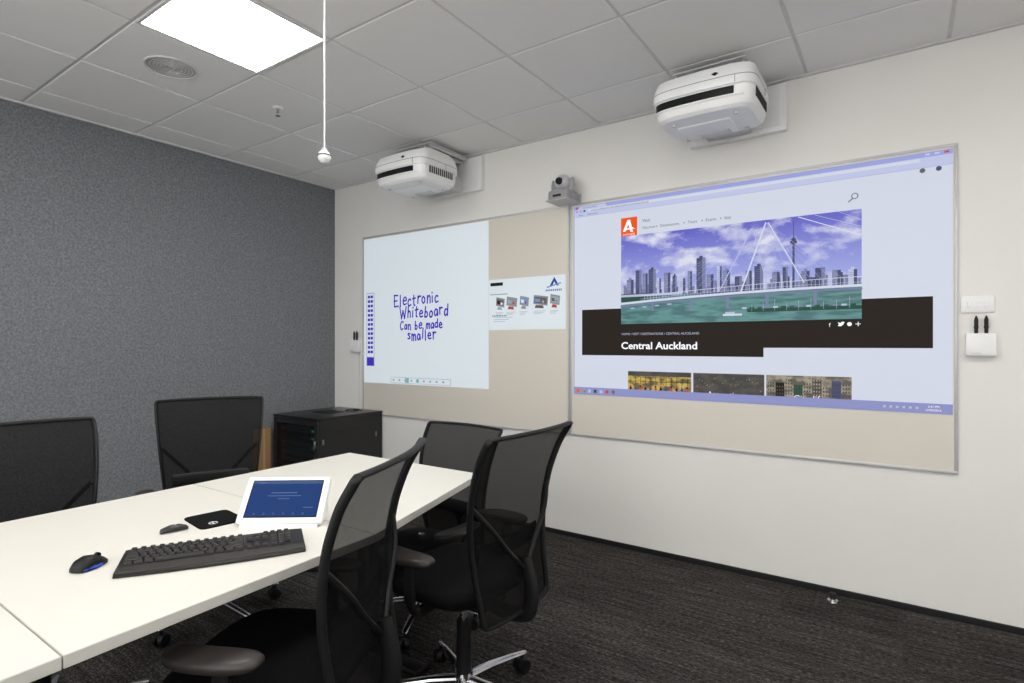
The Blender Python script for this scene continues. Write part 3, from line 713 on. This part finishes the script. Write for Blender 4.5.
r=root('mouse_pad',(-1.815,.952,TZ),'small black square mouse pad with white emblem','mouse pad',rz=math.radians(-8))
g=G(); g.rings([[Vector((x,y,z)) for x,y in sup(.083*s,.068*s,9,40)] for z,s in[(0,1),(.003,1),(.004,.985)]]); g.obj('pad',[M_matblack],r)
g=G()
g.tube([(.045+.012*math.cos(a),.012*math.sin(a)-.02,.0042) for a in [2*math.pi*k/20 for k in range(20)]],.0012,0,6,closed=True); g.box((.045,-.02,.0042),(.026,.003,.001),0); g.obj('emblem',[M_white],r)
r=root('presentation_remote',(-1.80,.822,TZ),'small dark grey wedge shaped presenter remote on table','remote',rz=math.radians(80))
R=[]
for x,w,hh_ in[(-.036,.008,.008),(-.033,.012,.014),(-.01,.0145,.021),(.015,.013,.020),(.034,.010,.013),(.038,.006,.008)]:
    R.append([Vector((x,w*math.cos(a),.0005+hh_/2+hh_/2*math.sin(a))) for a in [2*math.pi*k/14 for k in range(14)]])
G().rings(R).obj('shell',[mat('dark_grey_plastic',C(36,36,38),.35,noise=.05)],r,sharp=60)
G().cyl((.004,0,.0195),(.004,0,.022),.004,.004,0,14).obj('button',[M_white2],r)

# touch panel
r=root('touch_panel',(-1.577,1.022,TZ),'white tabletop touch control panel with blue screen','touch panel',rz=math.radians(36.6))
tilt=math.radians(48); pw,ph,pt=.262,.158,.018
RT=Matrix.Rotation(tilt,4,'X')
Mt=Matrix.Translation((0,0,.014))@RT@Matrix.Translation((0,ph/2,0))
def slab(w,h,t,z0,name,m,par):
    g=G(); R=[]
    for z,i in[(z0,.002),(z0+.002,0),(z0+t-.002,0),(z0+t,.002)]:
        R.append([Mt@Vector((x,y,z)) for x,y in sup(w/2-i,h/2-i,34,72)])
    return g.rings(R).obj(name,[m],par)
slab(pw,ph,pt,-pt,'bezel',M_white,r)
M_scr=glow('tablet_blue_screen',C(34,68,128),.58,.2)
pgm=[M_scr,glow('tablet_bar',C(74,104,150),.6),glow('tablet_text',C(110,136,180),.6),mat('screen_border',C(20,22,28),.15,noise=.02)]
g=G()
def trect(x0,x1,y0,y1,mi,l): g.add([Mt@Vector((a,b,.0004*l)) for a,b in[(x0,y0),(x1,y0),(x1,y1),(x0,y1)]],[[0,1,2,3]],mi)
trect(-.112,.112,-.062,.066,3,1); trect(-.109,.109,-.058,.062,0,2); trect(-.109,.109,.053,.062,1,3)
trect(-.045,.035,.020,.0225,2,3); trect(-.055,.05,.010,.012,2,3); trect(-.02,.015,.000,.002,2,3)
for k in range(3): trect(-.09+.008*k,-.086+.008*k,.055,.059,2,4)
for k in range(6): trect(-.085+.03*k,-.079+.03*k,-.052,-.046,1,3)
trect(.065,.095,-.03,-.028,2,3)
g.obj('screen',pgm,r,smooth=False,recalc=False)
g=G()
a0=[(-.004,.0),(.120,.0),(.118,.025),(.104,.110),(.012,.014)]
g.rings([[Vector((x,yy,zz)) for yy,zz in a0] for x in(-.118,.118)]); g.obj('stand',[M_white],r,smooth=False)

# ------------------------------------------------------------- chairs
ZB=.40
def prof_x(z):
    P_=[(.38,-.258),(.46,-.246),(.55,-.232),(.65,-.225),(.75,-.232),(.85,-.254),(.93,-.286),(1.01,-.335)]
    for (a,b),(c,d) in zip(P_,P_[1:]):
        if a<=z<=c:
            t=(z-a)/(c-a); return b+(d-b)*t
    return P_[-1][1] if z>1 else P_[0][1]
def halfw(z): return .190+.056*min(1,max(0,(z-.44)/.54))
def bx(y,z): return prof_x(z)+.030*(abs(y)/.24)**2
M_pad=mat('armrest_rubber',C(50,45,43),.42,noise=.06)
ARM=-.04
def make_chair(loc,yaw,label,twist=0,dz=0):
    r=root('office_chair',loc,label,'chair',rz=yaw,group='mesh back chairs around the meeting table')
    pts=[]
    za,zb=ZB+.025,.988
    for k in range(12): z=za+(zb-za)*k/11; pts.append((bx(halfw(z),z),-halfw(z),z))
    cr=[(.2455,.997),(.2425,1.003),(.234,1.006),(.15,1.008),(.0,1.009)]
    for y,z in cr: pts.append((bx(y,z),-y,z))
    for y,z in cr[-2::-1]: pts.append((bx(y,z),y,z))
    for k in range(12): z=zb-(zb-za)*k/11; pts.append((bx(halfw(z),z),halfw(z),z))
    bt=[(.186,ZB+.009),(.176,ZB+.003),(.12,ZB)]
    for y,z in bt: pts.append((bx(y,z),y,z))
    pts.append((bx(0,ZB),0,ZB))
    for y,z in bt[::-1]: pts.append((bx(y,z),-y,z))
    g=G(); g.tube(catm(pts,3,closed=True),.0072,0,10,closed=True,fx=1.0,fy=1.7,up=(1,0,0))
    back=g.obj('backrest',[M_black],r)
    g=G(); nz,ny=34,20; vs=[];fs=[]
    for i in range(nz+1):
        z=ZB+.001+(1.007-ZB-.001)*i/nz; w=halfw(z)-.001
        if z>.994: w-=.008*((z-.994)/.013)**2
        if z<ZB+.02: w-=.012*((ZB+.02-z)/.019)**2
        for j in range(ny+1):
            y=-w+2*w*j/ny; vs.append((bx(y,z)+.002,y,z))
    for i in range(nz):
        for j in range(ny):
            a=i*(ny+1)+j; fs.append([a,a+1,a+ny+2,a+ny+1])
    g.add(vs,fs); g.obj('mesh_panel',[M_net],back)
    g=G()
    g.tube(catm([(-.12,0,.385),(-.20,0,.378),(-.275,0,.40),(-.288,0,.48),(-.262,0,.58)]),.018,0,10,fx=1.6,fy=.6,up=(0,1,0))
    for s in(-1,1):
        g.tube(catm([(-.268,0,.54),(-.252,s*.08,.62),(-.243,s*.16,.71),(bx(halfw(.78),.78)-.003,s*(halfw(.78)-.003),.785)]),.0085,0,8,fx=1,fy=1,up=(1,0,0))
    g.obj('back_support',[M_black],back)
    g=G(); R=[]
    for k in range(13):
        y=-.17+.34*k/12; R.append([Vector((bx(y,.62)+.014+.005*math.cos(a),y,.62+.030*math.sin(a))) for a in [2*math.pi*q/12 for q in range(12)]])
    g.rings(R); g.obj('lumbar_support',[M_black],back)
    g=G(); R=[]
    for z,s in[(.438,.88),(.442,.95),(.450,1),(.470,1),(.483,.975),(.490,.90),(.493,.7)]:
        R.append([Vector((x*(1)+.028,y,z-(.018*max(0,(x-.12)/.12)**2 if z>.44 else 0))) for x,y in sup(.226*s,.232*s,3.6,48)])
    g.rings(R); seat=g.obj('seat',[M_matblack],r,sharp=60)
    g=G(); g.rings([[Vector((x+.028,y,z)) for x,y in sup(.20*s,.21*s,3.6,40)] for z,s in[(.422,.85),(.428,.97),(.440,1)]])
    g.box((-.03,0,.400),(.22,.15,.05),0,.015,3); g.tube([(.03,-.10,.402),(.03,-.23,.397)],.005,0,8); g.box((.03,-.24,.397),(.03,.05,.012),0,.005,2)
    g.obj('seat_mechanism',[M_black],r)
    for s in(-1,1):
        g=G()
        g.tube(catm([(.00,s*.14,.415),(.00,s*.220,.413),(-.003,s*.262,.43),(-.003,s*.272,.50),(.0,s*.275,.57),(.005,s*.275,.635+ARM)]),.013,0,10,fx=1.5,fy=.8,up=(0,1,0))
        g.box((-.001,s*.273,.51),(.042,.022,.11),0,.008,2)
        ar=g.obj('armrest',[M_black],r)
        g=G(); R=[]
        for z,k in[(.630,.8),(.633,.93),(.640,1),(.648,1),(.655,.93),(.657,.75)]:
            R.append([Vector((x*k+.03,y*k+s*(.275-.035*((x)/.13)**2 *(1 if x>0 else .2)),z+ARM-.008*(max(0,x)/.13)**2)) for x,y in sup(.124,.040,3,40)])
        g.rings(R); g.obj('arm_pad',[M_pad],ar,sharp=60)
    g=G(); g.cyl((0,0,.10),(0,0,.30),.028,.026,0,20); g.cyl((0,0,.28),(0,0,.395),.015,.015,1,16); g.obj('gas_lift',[M_black,M_chrome],r)
    g=G(); g.cyl((0,0,.07),(0,0,.115),.034,.032,0,24)
    for k in range(5):
        a=2*math.pi*k/5; d=Vector((math.cos(a),math.sin(a),0))
        g.tube([d*.02+Vector((0,0,.090)),d*.12+Vector((0,0,.090)),d*.23+Vector((0,0,.080)),d*.295+Vector((0,0,.073)),d*.305+Vector((0,0,.072))],[.019,.017,.014,.012,.007],0,10,fx=1,fy=.7)
    sb=g.obj('star_base',[M_chrome],r,rz=twist)
    for k in range(5):
        a=2*math.pi*k/5; d=Vector((math.cos(a),math.sin(a),0)); e=Vector((-math.sin(a),math.cos(a),0)); c=d*.285
        g=G()
        for s in(-1,1): g.cyl(c+e*s*.006+Vector((0,0,.028)),c+e*s*.024+Vector((0,0,.028)),.028,.026,0,20)
        g.cyl(c+Vector((0,0,.03)),c+Vector((0,0,.072)),.008,.008,0,10)
        g.box(tuple(c+Vector((0,0,.045))),(.04,.03,.022),0,.008,2,rot=Matrix.Rotation(a,4,'Z')); g.obj('caster',[M_black],r,rz=twist)
    return r
def copy_tree(o,par,dz,twist):
    c=o.copy(); COL.objects.link(c); c.parent=par
    if o.name.split('.')[0] in('star_base','caster'): c.rotation_euler=(0,0,twist)
    elif par is not None and dz and par.type=='EMPTY' and not o.name.startswith('gas'): c.location.z+=dz
    for ch in list(o.children): copy_tree(ch,c,dz,twist)
    return c
def copy_chair(src,loc,yaw,label,twist,dz=0):
    c=src.copy(); COL.objects.link(c); c.location=loc; c.rotation_euler=(0,0,yaw); c['label']=label
    for ch in list(src.children): copy_tree(ch,c,dz,twist)
    return c
lab='black office chair with mesh back, tucked at the white table'
c1=make_chair((-1.345,.895,0),math.atan2(-.46,-.89),'black mesh back office chair turned slightly, with wide armrest',.3)
copy_chair(c1,(-1.305,1.585,0),math.pi,lab,.7)
copy_chair(c1,(-2.71,1.41,0),math.atan2(-.45,.895),'black mesh back office chair angled beside felt wall',.5)
copy_chair(c1,(-2.29,.64,0),0,lab,.2)
copy_chair(c1,(-1.88,1.97,0),math.radians(-92),'low black mesh back chair at end of the table',.55,-.135)

# ------------------------------------------------------------- camera & world
cam=bpy.data.cameras.new('camera'); cam.lens=19.9; cam.sensor_width=36; cam.shift_y=.0034; cam.clip_start=.05
co=bpy.data.objects.new('camera',cam); COL.objects.link(co); co.location=(0,0,1.29); co.rotation_euler=(math.radians(90),0,math.radians(34.6))
sc.camera=co
w=bpy.data.worlds.new('world'); sc.world=w; w.use_nodes=True
w.node_tree.nodes['Background'].inputs[0].default_value=(.97,.98,1,1); w.node_tree.nodes['Background'].inputs[1].default_value=3.6
pl=bpy.data.lights.new('fill_opening_portal','AREA'); pl.shape='RECTANGLE'; pl.size=wx1-wx0; pl.size_y=wz1-wz0  # portal guiding world light in through the added rear opening
try: pl.cycles.is_portal=True
except Exception: pl.energy=0
po=bpy.data.objects.new('fill_opening_portal',pl); COL.objects.link(po); po.location=((wx0+wx1)/2,FY-.05,(wz0+wz1)/2); po.rotation_euler=(math.radians(90),0,0)
